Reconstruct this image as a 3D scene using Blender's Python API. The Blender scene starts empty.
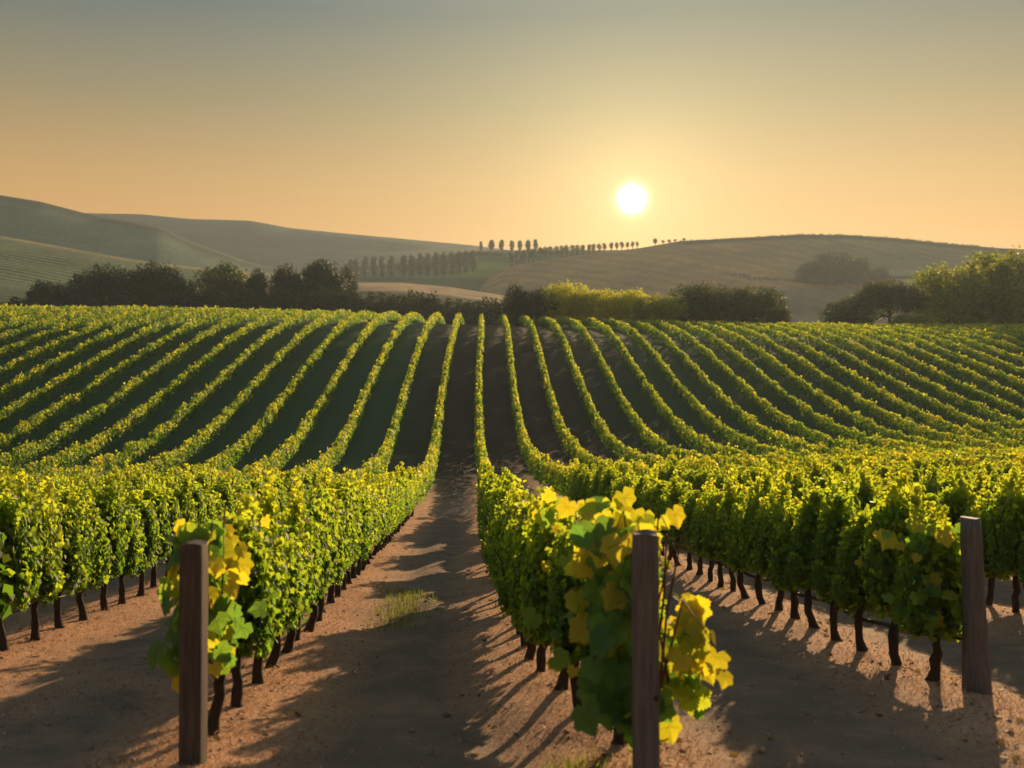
import bpy, bmesh, math, random
import numpy as np
from mathutils import Vector, noise as mnoise

R = math.radians
rng = np.random.default_rng(7)
random.seed(7)
C = bpy.context.scene
COL = C.collection

# ------------------------------------------------------------------ camera
F_PX, HY, CX = 1000.0, 340.0, 512.0          # focal length in pixels, horizon row, centre column
cam_d = bpy.data.cameras.new("camera")
cam = bpy.data.objects.new("camera", cam_d)
COL.objects.link(cam)
cam.location = (0, 0, 0)
cam.rotation_euler = (R(90), 0, 0)
cam_d.sensor_width = 36.0
cam_d.lens = 36.0 * F_PX / 1024.0
cam_d.shift_y = -(384 - HY) / 1024.0
cam_d.clip_end = 20000
cam_d.clip_start = 0.05
cam_d.dof.use_dof = True
cam_d.dof.focus_distance = 21.0
cam_d.dof.aperture_fstop = 1.25
C.camera = cam

# ------------------------------------------------------------------ world, sun, exposure
SUN_EL, SUN_AZ = 12.5, 23.0                    # lamp: elevation, degrees to the right of +Y
DISC = Vector(((632 - CX) / F_PX, 1.0, (HY - 199) / F_PX)).normalized()   # where the disc stands in the sky

W = bpy.data.worlds.new("World")
C.world = W
W.use_nodes = True
nt = W.node_tree
nt.nodes.clear()
def nn(t, **kw):
    n = nt.nodes.new(t)
    for k, v in kw.items():
        setattr(n, k, v)
    return n
def lk(a, b):
    nt.links.new(a, b)
out = nn("ShaderNodeOutputWorld")
sky = nn("ShaderNodeTexSky", sky_type='NISHITA')
sky.sun_disc = False
sky.sun_elevation = R(SUN_EL)
sky.sun_rotation = R(SUN_AZ)
sky.air_density = 1.6
sky.dust_density = 0.3
sky.ozone_density = 1.0
bg1 = nn("ShaderNodeBackground")
tc = nn("ShaderNodeTexCoord")
sep = nn("ShaderNodeSeparateXYZ")
lk(tc.outputs["Generated"], sep.inputs[0])
asn = nn("ShaderNodeMath", operation='ARCSINE')
lk(sep.outputs[2], asn.inputs[0])
elr = nn("ShaderNodeMapRange")
elr.inputs[1].default_value = 0.0
elr.inputs[2].default_value = R(40)
lk(asn.outputs[0], elr.inputs[0])
ramp = nn("ShaderNodeValToRGB")                # colour of the dusty evening air by height above the horizon
SKY = [(0.0, (.50, .185, .018)), (0.13, (.47, .185, .022)), (0.22, (.355, .180, .043)),
       (0.33, (.172, .131, .064)), (0.45, (.054, .080, .086)), (0.7, (.11, .165, .22)), (1.0, (.13, .19, .25))]  # highest stops, above the view, brightened to fill the shadows
cr = ramp.color_ramp
while len(cr.elements) < len(SKY):
    cr.elements.new(0.5)
for e, (p, c) in zip(cr.elements, SKY):
    e.position = p
    e.color = (*c, 1)
lk(elr.outputs[0], ramp.inputs[0])
dot = nn("ShaderNodeVectorMath", operation='DOT_PRODUCT')
lk(tc.outputs["Generated"], dot.inputs[0])
dot.inputs[1].default_value = DISC
ac = nn("ShaderNodeMath", operation='ARCCOSINE')
lk(dot.outputs["Value"], ac.inputs[0])
def falloff(width, power, amount):
    d = nn("ShaderNodeMath", operation='DIVIDE'); lk(ac.outputs[0], d.inputs[0]); d.inputs[1].default_value = width
    p = nn("ShaderNodeMath", operation='POWER'); lk(d.outputs[0], p.inputs[0]); p.inputs[1].default_value = power
    m = nn("ShaderNodeMath", operation='MULTIPLY'); lk(p.outputs[0], m.inputs[0]); m.inputs[1].default_value = -1
    e = nn("ShaderNodeMath", operation='EXPONENT'); lk(m.outputs[0], e.inputs[0])
    a = nn("ShaderNodeMath", operation='MULTIPLY'); lk(e.outputs[0], a.inputs[0]); a.inputs[1].default_value = amount
    return a
def tinted(val, col):
    m = nn("ShaderNodeVectorMath", operation='SCALE'); m.inputs[0].default_value = col; lk(val.outputs[0], m.inputs["Scale"]); return m
def addv(a, b):
    m = nn("ShaderNodeVectorMath", operation='ADD'); lk(a, m.inputs[0]); lk(b, m.inputs[1]); return m.outputs[0]
tot = ramp.outputs[0]
tot = addv(tot, tinted(falloff(R(15), 1.6, 0.24), (0.95, 0.75, 0.36)).outputs[0])
tot = addv(tot, tinted(falloff(R(3.6), 1.1, 0.32), (1.0, 0.80, 0.35)).outputs[0])
tot = addv(tot, tinted(falloff(R(0.60), 2.1, 4.5), (1.0, 0.90, 0.62)).outputs[0])
# the clear sky seen through dusty evening air: three quarters of it is the dust's own colour
SKY_W = 0.05
up = nn("ShaderNodeVectorMath", operation='SCALE'); lk(tot, up.inputs[0]); up.inputs["Scale"].default_value = 0.82 / (SKY_W * 0.90)
mxs = nn("ShaderNodeMix", data_type='VECTOR'); mxs.inputs[0].default_value = 0.90
lk(sky.outputs[0], mxs.inputs[4]); lk(up.outputs[0], mxs.inputs[5])
bg1.inputs[1].default_value = SKY_W
lk(mxs.outputs[1], bg1.inputs[0])
lk(bg1.outputs[0], out.inputs[0])

sun_l = bpy.data.lights.new("sun", 'SUN')
sun_l.energy = 5.0
sun_l.angle = R(0.6)
sun_l.color = (1.0, 0.69, 0.38)
sun = bpy.data.objects.new("sun", sun_l)
COL.objects.link(sun)
sd = Vector((math.sin(R(SUN_AZ)) * math.cos(R(SUN_EL)), math.cos(R(SUN_AZ)) * math.cos(R(SUN_EL)), math.sin(R(SUN_EL))))
sun.rotation_euler = sd.to_track_quat('Z', 'Y').to_euler()
sun.location = sd * 50

C.view_settings.view_transform = 'Standard'
C.view_settings.look = 'None'
C.view_settings.gamma = 1
C.view_settings.exposure = 0.8
C.render.engine = 'CYCLES'
C.cycles.use_denoising = True
try:
    C.cycles.denoiser = 'OPENIMAGEDENOISE'
except Exception:
    pass
C.cycles.max_bounces = 7
C.cycles.diffuse_bounces = 3
C.cycles.glossy_bounces = 2
C.cycles.transmission_bounces = 5
C.cycles.volume_bounces = 0
C.cycles.sample_clamp_indirect = 6

# ------------------------------------------------------------------ helpers
def tag(o, label=None, cat=None, group=None, kind=None):
    if label: o["label"] = label
    if cat: o["category"] = cat
    if group: o["group"] = group
    if kind: o["kind"] = kind
    return o

def link(name, me, mat=None, parent=None):
    o = bpy.data.objects.new(name, me)
    COL.objects.link(o)
    if mat and not me.materials:
        me.materials.append(mat)
    if parent: o.parent = parent
    return o

def empty(name, loc, rz=0.0):
    o = bpy.data.objects.new(name, None)
    COL.objects.link(o)
    o.empty_display_size = 0.3
    o.location = loc
    o.rotation_euler = (0, 0, rz)
    return o

def fast_mesh(name, V, faces_flat, sizes, face_attr=None, smooth=False, vcol=None):
    me = bpy.data.meshes.new(name)
    V = np.ascontiguousarray(V, dtype=np.float32).reshape(-1, 3)
    me.vertices.add(len(V))
    me.vertices.foreach_set("co", V.ravel())
    me.loops.add(len(faces_flat))
    me.loops.foreach_set("vertex_index", np.ascontiguousarray(faces_flat, dtype=np.int32))
    me.polygons.add(len(sizes))
    st = np.zeros(len(sizes), dtype=np.int32)
    st[1:] = np.cumsum(sizes)[:-1]
    me.polygons.foreach_set("loop_start", st)
    if smooth:
        me.polygons.foreach_set("use_smooth", np.ones(len(sizes), dtype=bool))
    me.update(calc_edges=True)
    if face_attr is not None:
        a = me.attributes.new("tint", 'FLOAT', 'FACE')
        a.data.foreach_set("value", np.ascontiguousarray(face_attr, dtype=np.float32))
    if vcol is not None:
        a = me.attributes.new("field", 'FLOAT_COLOR', 'POINT')
        c4 = np.ones((len(V), 4), dtype=np.float32); c4[:, :3] = vcol
        a.data.foreach_set("color", c4.ravel())
    return me

def grid_mesh(name, X, Y, Z, vcol=None):
    n, m = X.shape
    V = np.stack([X, Y, Z], -1).reshape(-1, 3)
    idx = np.arange(n * m).reshape(n, m)
    q = np.stack([idx[:-1, :-1], idx[:-1, 1:], idx[1:, 1:], idx[1:, :-1]], -1).reshape(-1, 4)
    return fast_mesh(name, V, q.ravel(), np.full(len(q), 4), smooth=True, vcol=vcol)

def tube(path, radii, sides=8, rough=0.0, seed=0, cap=True):
    """verts, faces of a tapered bent tube"""
    r_ = np.random.default_rng(seed)
    P = np.array(path, dtype=float)
    V, Fc = [], []
    n = len(P)
    for i in range(n):
        d = P[min(i + 1, n - 1)] - P[max(i - 1, 0)]
        d /= np.linalg.norm(d) + 1e-9
        a = np.array([1, 0, 0]) if abs(d[0]) < 0.8 else np.array([0, 1, 0])
        u = np.cross(d, a); u /= np.linalg.norm(u)
        v = np.cross(d, u)
        for s in range(sides):
            t = 2 * math.pi * s / sides
            rr = radii[i] * (1 + rough * r_.normal())
            V.append(P[i] + rr * (math.cos(t) * u + math.sin(t) * v))
    for i in range(n - 1):
        for s in range(sides):
            a, b = i * sides + s, i * sides + (s + 1) % sides
            Fc.append([a, b, b + sides, a + sides])
    if cap:
        Fc.append(list(range(sides))[::-1])
        Fc.append([(n - 1) * sides + s for s in range(sides)])
    return V, Fc

def merge_tubes(name, tubes, smooth=True):
    V, Fc = [], []
    for v, f in tubes:
        o = len(V)
        V += list(v)
        Fc += [[i + o for i in q] for q in f]
    return fast_mesh(name, np.array(V), np.concatenate([np.array(f) for f in Fc]), np.array([len(f) for f in Fc]), smooth=smooth)

def norm(a):
    return a / (np.linalg.norm(a, axis=-1, keepdims=True) + 1e-9)

# leaf templates: x across, y towards the tip, z out of the blade
def lobed(n_detail=1):
    ang = np.radians([-90, -62, -38, -14, 8, 30, 52, 72, 90])
    rad = np.array([0.13, 0.45, 0.46, 0.57, 0.45, 0.60, 0.48, 0.55, 0.67])
    if n_detail > 1:
        a2 = np.linspace(ang[0], ang[-1], 8 * n_detail + 1)
        r2 = np.interp(a2, ang, rad)
        r2 = r2 * (1 + 0.045 * np.where(np.arange(len(a2)) % 2 == 0, 1, -1))
        r2[0] = 0.14
        ang, rad = a2, r2
    right = [(r * math.cos(a), r * math.sin(a)) for a, r in zip(ang, rad)]
    V = []
    for x, y in right:
        V.append((x, y, 0.30 * abs(x) - 0.45 * (x * x + y * y)))
    k = len(right)
    for x, y in right[1:-1]:
        V.append((-x, y, 0.30 * abs(x) - 0.45 * (x * x + y * y)))
    c = len(V)
    V.append((0, 0.02, 0))
    faces = []
    R_ = list(range(k))
    L_ = [0] + list(range(k, k + k - 2)) + [k - 1]
    for i in range(k - 1):
        faces.append([c, R_[i], R_[i + 1]])
        faces.append([c, L_[i + 1], L_[i]])
    return np.array(V), faces
def veined(tm):
    V, F_ = list(map(tuple, tm[0])), list(tm[1])
    over = [np.nan] * len(F_)
    for a, L in ((90, .60), (30, .52), (150, .52), (-14, .48), (194, .48)):
        c_, s_ = math.cos(R(a)), math.sin(R(a))
        b = len(V)
        for q, w in ((.02, .013), (L * .5, .009), (L, .003)):
            for sg in (-1, 1):
                x, y = q * c_ - sg * w * s_, q * s_ + sg * w * c_
                V.append((x, y, .30 * abs(x) - .45 * (x * x + y * y) + .012))
        F_ += [[b, b + 1, b + 3, b + 2], [b + 2, b + 3, b + 5, b + 4]]
        over += [.56, .56]
    return np.array(V), F_, np.array(over)
LEAF_BIG = veined(lobed(4))
LEAF_MID = (np.array([(0, -.3, 0), (.42, -.32, .08), (.5, .12, .08), (.26, .3, .02), (0, .62, -.08),
                      (-.42, -.32, .08), (-.5, .12, .08), (-.26, .3, .02)]),
            [[0, 1, 2, 3, 4], [0, 4, 7, 6, 5]])
LEAF_TINY = (np.array([(0, -.5, 0), (.45, 0, .12), (0, .55, 0), (-.45, 0, .12)]), [[0, 1, 2, 3]])

def leaves(name, tmpl, P, N, T, S, tint):
    tv, tf = tmpl[0], tmpl[1]
    n = len(P)
    N = norm(N)
    T = norm(T - (T * N).sum(-1, keepdims=True) * N)
    X = np.cross(T, N)
    V = P[:, None, :] + S[:, None, None] * (tv[None, :, 0:1] * X[:, None] + tv[None, :, 1:2] * T[:, None] + tv[None, :, 2:3] * N[:, None])
    m = len(tv)
    flat = np.concatenate([np.array(f) for f in tf])
    sizes = np.array([len(f) for f in tf])
    allf = (flat[None, :] + (np.arange(n) * m)[:, None]).ravel()
    alls = np.tile(sizes, n)
    at = np.repeat(tint, len(tf))
    if len(tmpl) > 2:
        ov = np.tile(tmpl[2], n)
        at = np.where(np.isnan(ov), at, .5 * at + .5 * ov)
    return fast_mesh(name, V, allf, alls, face_attr=at)

# ------------------------------------------------------------------ materials
def mat(name):
    m = bpy.data.materials.new(name)
    m.use_nodes = True
    t = m.node_tree
    t.nodes.clear()
    return m, t

class NT:
    def __init__(s, t): s.t = t
    def n(s, typ, ins=None, **kw):
        x = s.t.nodes.new(typ)
        for k, v in kw.items(): setattr(x, k, v)
        for k, v in (ins or {}).items():
            if isinstance(v, bpy.types.NodeSocket): s.t.links.new(v, x.inputs[k])
            else: x.inputs[k].default_value = v
        return x
    def ramp(s, fac, stops):
        x = s.n("ShaderNodeValToRGB", {0: fac})
        e = x.color_ramp.elements
        while len(e) < len(stops): e.new(0.5)
        for q, (p, c) in zip(e, stops):
            q.position = p; q.color = (*c, 1)
        return x.outputs[0]
    def mix(s, f, a, b, mode='MIX'):
        x = s.n("ShaderNodeMix", data_type='RGBA', blend_type=mode)
        for i, v in ((0, f), (6, a), (7, b)):
            if isinstance(v, bpy.types.NodeSocket): s.t.links.new(v, x.inputs[i])
            else: x.inputs[i].default_value = (*v, 1) if isinstance(v, tuple) and len(v) == 3 else v
        return x.outputs[2]
    def noise(s, vec, scale, detail=4, rough=.6):
        return s.n("ShaderNodeTexNoise", {"Vector": vec, "Scale": scale, "Detail": detail, "Roughness": rough}).outputs[0]
    def math(s, op, a, b=0.0, clamp=False):
        return s.n("ShaderNodeMath", {0: a, 1: b}, operation=op, use_clamp=clamp).outputs[0]

def leaf_mat(name, refl, trans, tr=0.45, rough=0.55, spec=0.25):
    """refl, trans: colour stops over the leaf's own tint"""
    m, t = mat(name)
    s = NT(t)
    at = s.n("ShaderNodeAttribute", attribute_name="tint").outputs["Fac"]
    oi = s.n("ShaderNodeObjectInfo").outputs["Random"]
    f = s.math('ADD', at, s.math('MULTIPLY', s.math('SUBTRACT', oi, 0.5), 0.14))
    geo = s.n("ShaderNodeNewGeometry")
    nz = s.noise(geo.outputs["Position"], 0.55, 3)
    f = s.math('ADD', f, s.math('MULTIPLY', s.math('SUBTRACT', nz, 0.5), 0.5), True)
    rc = s.ramp(f, refl)
    tc_ = s.ramp(f, trans)
    b = s.n("ShaderNodeBsdfPrincipled", {"Base Color": rc, "Roughness": rough, "Specular IOR Level": spec})
    d = s.n("ShaderNodeBsdfTranslucent", {"Color": tc_})
    mx = s.n("ShaderNodeMixShader", {0: tr, 1: b.outputs[0], 2: d.outputs[0]})
    s.n("ShaderNodeOutputMaterial", {0: mx.outputs[0]})
    return m

M_VINE = leaf_mat("vine_leaf",
    [(0, (.020, .050, .012)), (.35, (.038, .095, .014)), (.65, (.095, .165, .020)), (1, (.24, .25, .028))],
    [(0, (.07, .20, .012)), (.35, (.28, .48, .022)), (.65, (.56, .70, .030)), (1, (.84, .82, .035))], tr=0.58)
M_BIGLEAF = leaf_mat("broad_vine_leaf",
    [(0, (.055, .13, .045)), (.4, (.075, .16, .030)), (.6, (.15, .22, .026)), (.78, (.28, .26, .02)), (1, (.42, .34, .02))],
    [(0, (.20, .42, .05)), (.4, (.34, .56, .04)), (.6, (.62, .72, .036)), (.78, (.85, .74, .03)), (1, (.95, .78, .03))], tr=0.55)
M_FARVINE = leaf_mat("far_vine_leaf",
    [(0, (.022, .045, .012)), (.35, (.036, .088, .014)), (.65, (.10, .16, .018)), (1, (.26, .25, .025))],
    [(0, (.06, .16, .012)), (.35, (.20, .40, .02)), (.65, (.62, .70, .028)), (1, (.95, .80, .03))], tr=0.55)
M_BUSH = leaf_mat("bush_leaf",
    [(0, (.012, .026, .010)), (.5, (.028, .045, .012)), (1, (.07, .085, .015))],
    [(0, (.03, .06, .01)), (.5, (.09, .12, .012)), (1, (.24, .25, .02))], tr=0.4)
M_BUSHLIT = leaf_mat("sunlit_bush_leaf",  # bush leaf in brighter colours, with sunlight put into them
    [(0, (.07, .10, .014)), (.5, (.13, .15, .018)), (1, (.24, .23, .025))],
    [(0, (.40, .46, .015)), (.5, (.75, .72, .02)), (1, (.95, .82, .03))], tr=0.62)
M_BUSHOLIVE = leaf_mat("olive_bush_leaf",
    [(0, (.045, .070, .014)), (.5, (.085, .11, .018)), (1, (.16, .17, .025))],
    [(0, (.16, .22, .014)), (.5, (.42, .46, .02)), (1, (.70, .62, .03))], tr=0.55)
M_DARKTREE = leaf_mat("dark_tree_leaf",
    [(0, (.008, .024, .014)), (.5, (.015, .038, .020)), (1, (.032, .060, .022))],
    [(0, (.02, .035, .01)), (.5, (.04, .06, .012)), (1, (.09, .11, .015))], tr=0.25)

def wood_mat(name, a, b, scale=(30, 30, 2.5), rough=.8, bump=.4):
    m, t = mat(name)
    s = NT(t)
    tcn = s.n("ShaderNodeTexCoord").outputs["Object"]
    mp = s.n("ShaderNodeMapping", {"Vector": tcn, "Scale": scale}).outputs[0]
    g = s.noise(mp, 1.0, 6, .65)
    big = s.noise(tcn, 3.5, 3)
    col = s.ramp(g, [(.3, a), (.7, b)])
    col = s.mix(s.math('MULTIPLY', big, .6), col, tuple(x * .55 for x in a))
    bp = s.n("ShaderNodeBump", {"Strength": bump, "Distance": .01, "Height": g}).outputs[0]
    p = s.n("ShaderNodeBsdfPrincipled", {"Base Color": col, "Roughness": rough, "Specular IOR Level": .2, "Normal": bp})
    s.n("ShaderNodeOutputMaterial", {0: p.outputs[0]})
    return m
M_BARK = wood_mat("vine_bark", (.028, .020, .014), (.075, .052, .034), (40, 40, 8), .9, .8)
M_POST = wood_mat("weathered_post_wood", (.085, .078, .072), (.21, .185, .16), (38, 38, 2.2), .8, .5)
M_POSTBROWN = wood_mat("brown_post_wood", (.055, .042, .034), (.15, .108, .078), (38, 38, 2.2), .8, .5)
M_WIRE, t_ = mat("dark_wire")
s_ = NT(t_)
p_ = s_.n("ShaderNodeBsdfPrincipled", {"Base Color": (.03, .025, .022, 1), "Roughness": .55, "Metallic": .3})
s_.n("ShaderNodeOutputMaterial", {0: p_.outputs[0]})

def blade_mat(name, stops, trans, tr):
    m, t = mat(name)
    s = NT(t)
    at = s.n("ShaderNodeAttribute", attribute_name="tint").outputs["Fac"]
    b = s.n("ShaderNodeBsdfPrincipled", {"Base Color": s.ramp(at, stops), "Roughness": .7, "Specular IOR Level": .2})
    d = s.n("ShaderNodeBsdfTranslucent", {"Color": s.ramp(at, trans)})
    mx = s.n("ShaderNodeMixShader", {0: tr, 1: b.outputs[0], 2: d.outputs[0]})
    s.n("ShaderNodeOutputMaterial", {0: mx.outputs[0]})
    return m
M_STRAW = blade_mat("straw", [(0, (.28, .16, .095)), (.5, (.46, .28, .17)), (1, (.62, .42, .26))], [(0, (.2, .12, .06)), (1, (.4, .26, .13))], .25)
M_LITTER = blade_mat("dry_leaf", [(0, (.10, .055, .03)), (.6, (.24, .14, .06)), (1, (.38, .26, .06))], [(0, (.15, .08, .03)), (1, (.5, .35, .06))], .3)
M_GRASS = blade_mat("grass_blade", [(0, (.04, .07, .015)), (.5, (.10, .13, .025)), (1, (.28, .25, .06))], [(0, (.12, .2, .02)), (1, (.5, .48, .06))], .45)

# ------------------------------------------------------------------ terrain
SP = 3.78
def row_x(k, y):
    y = np.asarray(y, dtype=float)
    bend = np.log1p(np.exp((y - 100) / 8.0)) * 8.0 - .45 * np.log1p(np.exp((y - 150) / 8.0)) * 8.0
    return -2.30 + SP * k - .05 * y + .030 * bend + (row_one(y) if np.ndim(k) == 0 and k == 1 else 0)
def row_one(y):
    a = np.clip((y - 7.6) / 5.0, 0, 1); b = np.clip((y - 25) / 45, 0, 1)
    return -.62 * a * a * (3 - 2 * a) * (1 - b * b * (3 - 2 * b))
PY = np.array([-60, -20, 0, 7.4, 10, 15, 20, 28, 35, 44, 52, 60, 67, 74, 81, 88, 96, 105, 113, 122, 131, 140, 150, 165, 180, 200, 240, 300, 400, 1000, 5000])
PZ = np.array([-1.0, -1.6, -2.65, -3.45, -3.78, -4.40, -5.02, -6.0, -6.85, -7.9, -8.8, -9.55, -10.0, -10.15, -9.95, -9.35, -8.15, -6.6, -5.0, -3.25, -1.55, -.05, 1.15, 2.2, 2.6, 2.2, -1.5, -8, -13, -15, -15])
def smooth_prof():
    yy = np.linspace(-60, 420, 1921)
    zz = np.interp(yy, PY, PZ)
    k = np.hanning(33); k /= k.sum()
    zs = np.convolve(np.pad(zz, 16, mode='edge'), k, mode='valid')
    return yy, zs
_yy, _zz = smooth_prof()
def base_h(x, y):
    x = np.asarray(x, dtype=float); y = np.asarray(y, dtype=float)
    w = np.clip((y - 22) / 42, 0, 1); w = w * w * (3 - 2 * w)
    ye = y - w * 13 * np.tanh((x + 4) / 34)
    z = np.where(ye < 400, np.interp(ye, _yy, _zz), np.interp(ye, PY, PZ))
    # the crest stays a little higher on the left, lower on the right
    c = np.exp(-((ye - 170) / 45) ** 2)
    z = z + c * (-1.5 * np.tanh(x / 60))
    return z
def vnoise(x, y, s, seed=0):
    """cheap smooth value noise on arrays"""
    r = np.random.default_rng(seed)
    tab = r.random((256, 256))
    u = np.asarray(x) / s + 1000.0; v = np.asarray(y) / s + 1000.0
    i = np.floor(u).astype(int); j = np.floor(v).astype(int)
    fu = u - i; fv = v - j
    fu = fu * fu * (3 - 2 * fu); fv = fv * fv * (3 - 2 * fv)
    g = lambda a, b: tab[a % 256, b % 256]
    return (g(i, j) * (1 - fu) + g(i + 1, j) * fu) * (1 - fv) + (g(i, j + 1) * (1 - fu) + g(i + 1, j + 1) * fu) * fv - .5
def row_dist(x, y):
    q = (x - row_x(0, y)) / SP
    r = np.round(q)
    return (q - r) * SP - np.where(r == 1, row_one(np.asarray(y, dtype=float)), 0)
def ground_h(x, y):
    z = base_h(x, y)
    near = np.clip((75 - y) / 25, 0, 1) * np.clip((60 - np.abs(x)) / 20, 0, 1)
    d = row_dist(x, y)
    berm = .10 * np.exp(-(d / .62) ** 2)
    lump = .07 * vnoise(x, y, .8, 1) + .05 * vnoise(x, y, .36, 2) * np.exp(-(d / 1.0) ** 2) + .10 * vnoise(x, y, 2.3, 3)
    rut = -.05 * np.exp(-((np.abs(np.abs(d) - 1.1)) / .28) ** 2)
    return z + near * (berm + lump + rut)

tx = np.arange(-6.35, 6.351, .0235)
gx = 6.0 * np.sinh(tx) / 1.0
gx = gx[np.abs(gx) <= 1700]
ty = np.arange(-3.6, 6.35, .0165)
gy = 14 + 11.5 * np.sinh(ty)
gy = gy[(gy > -150) & (gy < 1900)]
GX, GY = np.meshgrid(gx, gy)
GZ = ground_h(GX, GY)

m, t = mat("vineyard_soil")
s = NT(t)
geo = s.n("ShaderNodeNewGeometry").outputs["Position"]
at = s.n("ShaderNodeAttribute", attribute_name="field").outputs["Color"]
sepc = s.n("ShaderNodeSeparateColor", {0: at})
straw, green, far = sepc.outputs[0], sepc.outputs[1], sepc.outputs[2]
n1 = s.noise(geo, 1.2, 6, .65)
n2 = s.noise(geo, 14, 5, .7)
n3 = s.noise(geo, 55, 3, .7)
path = s.ramp(n1, [(.3, (.19, .128, .084)), (.7, (.29, .198, .132))])
path = s.mix(s.math('MULTIPLY', n3, .5), path, (.085, .062, .045))
mul = s.ramp(n2, [(.25, (.27, .130, .068)), (.5, (.50, .265, .140)), (.8, (.66, .40, .22))])
sm = s.math('ADD', straw, s.math('MULTIPLY', s.math('SUBTRACT', n1, .5), 1.3), True)
col = s.mix(sm, path, mul)
hill = s.ramp(n2, [(.3, (.021, .015, .009)), (.7, (.042, .029, .017))])  # hill soil darkened, furrow shade between the rows put into its colour
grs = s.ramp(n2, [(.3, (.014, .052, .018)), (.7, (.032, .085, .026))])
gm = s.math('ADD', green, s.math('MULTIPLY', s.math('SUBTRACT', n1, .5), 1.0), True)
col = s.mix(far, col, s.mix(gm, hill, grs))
h = s.math('ADD', s.math('MULTIPLY', n2, .6), s.math('MULTIPLY', n3, .4))
bp = s.n("ShaderNodeBump", {"Strength": .75, "Distance": .09, "Height": h}).outputs[0]
p = s.n("ShaderNodeBsdfPrincipled", {"Base Color": col, "Roughness": .9, "Specular IOR Level": .15, "Normal": bp})
s.n("ShaderNodeOutputMaterial", {0: p.outputs[0]})
M_SOIL = m

dd = np.abs(row_dist(GX, GY))
v_straw = np.clip(1.25 - dd / 1.05, 0, 1)
lft = np.clip((row_x(0, GY) - GX) / 3, 0, 1) * np.clip((45 - GY) / 15, 0, 1)
v_straw = np.clip(v_straw + .45 * lft * (.5 + vnoise(GX, GY, 2.0, 9)), 0, 1)
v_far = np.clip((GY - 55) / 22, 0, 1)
v_green = np.clip((row_x(0, GY) - GX) / 6, 0, 1) + np.clip((GX - row_x(3, GY)) / 18, 0, .9)
v_green = np.where(GY > 200, 1.0, v_green)
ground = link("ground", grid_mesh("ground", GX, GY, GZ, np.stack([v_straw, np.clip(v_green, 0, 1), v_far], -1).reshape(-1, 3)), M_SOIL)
tag(ground, "bare earth of the vineyard with straw mulch under the rows", "ground", kind="structure")

# ------------------------------------------------------------------ far hills
HILLS = []
def pix(x, y):
    return CX + F_PX * x / y
class Hill:
    def __init__(s, name, sil, D, foot, back, amp, seed, foot_y=352, ease=1.2):
        s.name, s.D, s.foot, s.back, s.amp, s.seed, s.foot_y, s.ease = name, D, foot, back, amp, seed, foot_y, ease
        a = np.array(sil, float)
        xs = np.linspace(a[0, 0], a[-1, 0], 1200)
        ys = np.interp(xs, a[:, 0], a[:, 1])
        k = np.hanning(25); k /= k.sum()
        s.xs, s.ys = xs, np.convolve(np.pad(ys, 12, mode='edge'), k, mode='valid')
        HILLS.append(s)
    def h(s, x, y):
        x = np.asarray(x, float); y = np.asarray(y, float)
        px = pix(x, np.maximum(y, 1))
        sil = np.interp(px, s.xs, s.ys)
        A = (HY - sil) / F_PX
        B = (HY - s.foot_y) / F_PX
        t = np.clip((y - s.foot) / (s.D - s.foot), 0, 1)
        f = np.sin(t * math.pi / 2) if s.ease == 0 else 1 - (1 - t) ** s.ease
        tb = np.clip((y - s.D) / (s.back - s.D), 0, 1)
        g = np.where(y > s.D, 1 - tb * tb * (3 - 2 * tb), f)
        z = y * (B + (A - B) * g)
        w = np.clip(4 * t * (1 - t), 0, 1)
        z = z + w * s.amp * (vnoise(x, y, s.amp * 22, s.seed) + .4 * vnoise(x, y, s.amp * 8, s.seed + 1))
        z = np.where((px < s.xs[0]) | (px > s.xs[-1]), -40, z)
        return np.where((y < s.foot) | (y > s.back), -40, z)
    def build(s, material, colour, nx=240, ny=90, label=""):
        pxs = np.linspace(s.xs[0], s.xs[-1], nx)
        ys = np.concatenate([np.linspace(s.foot, s.D, ny), np.linspace(s.D, s.back, 16)[1:]])
        PX, YY = np.meshgrid(pxs, ys)
        XX = (PX - CX) / F_PX * YY
        ZZ = s.h(XX, YY)
        IMY = HY - F_PX * ZZ / YY
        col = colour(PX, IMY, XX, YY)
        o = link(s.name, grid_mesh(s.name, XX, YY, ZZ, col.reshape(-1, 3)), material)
        tag(o, label, "hill", kind="structure")
        return o

def hill_mat(name, stripe=None, stripe_amt=.5, rot=0.0):
    m, t = mat(name)
    s = NT(t)
    geo = s.n("ShaderNodeNewGeometry").outputs["Position"]
    at = s.n("ShaderNodeAttribute", attribute_name="field").outputs["Color"]
    n1 = s.noise(geo, .02, 6, .65)
    n2 = s.noise(geo, .25, 4, .7)
    col = s.mix(1.0, at, s.ramp(n1, [(.3, (.55, .6, .55)), (.7, (1.25, 1.2, 1.1))]), 'MULTIPLY')
    col = s.mix(1.0, col, s.ramp(n2, [(.3, (.75, .75, .75)), (.7, (1.2, 1.2, 1.15))]), 'MULTIPLY')
    if stripe:
        mp = s.n("ShaderNodeMapping", {"Vector": geo, "Rotation": (0, 0, rot)}).outputs[0]
        wv = s.n("ShaderNodeTexWave", {"Vector": mp, "Scale": stripe, "Distortion": 1.2, "Detail": 2, "Detail Scale": .4}, bands_direction='Y').outputs["Fac"]
        col = s.mix(stripe_amt, col, s.ramp(wv, [(.3, (.35, .42, .35)), (.75, (1.6, 1.55, 1.3))]), 'MULTIPLY')
    bp = s.n("ShaderNodeBump", {"Strength": .5, "Distance": 2.0, "Height": n2}).outputs[0]
    p = s.n("ShaderNodeBsdfPrincipled", {"Base Color": col, "Roughness": .95, "Specular IOR Level": .1, "Normal": bp})
    s.n("ShaderNodeOutputMaterial", {0: p.outputs[0]})
    return m

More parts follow.
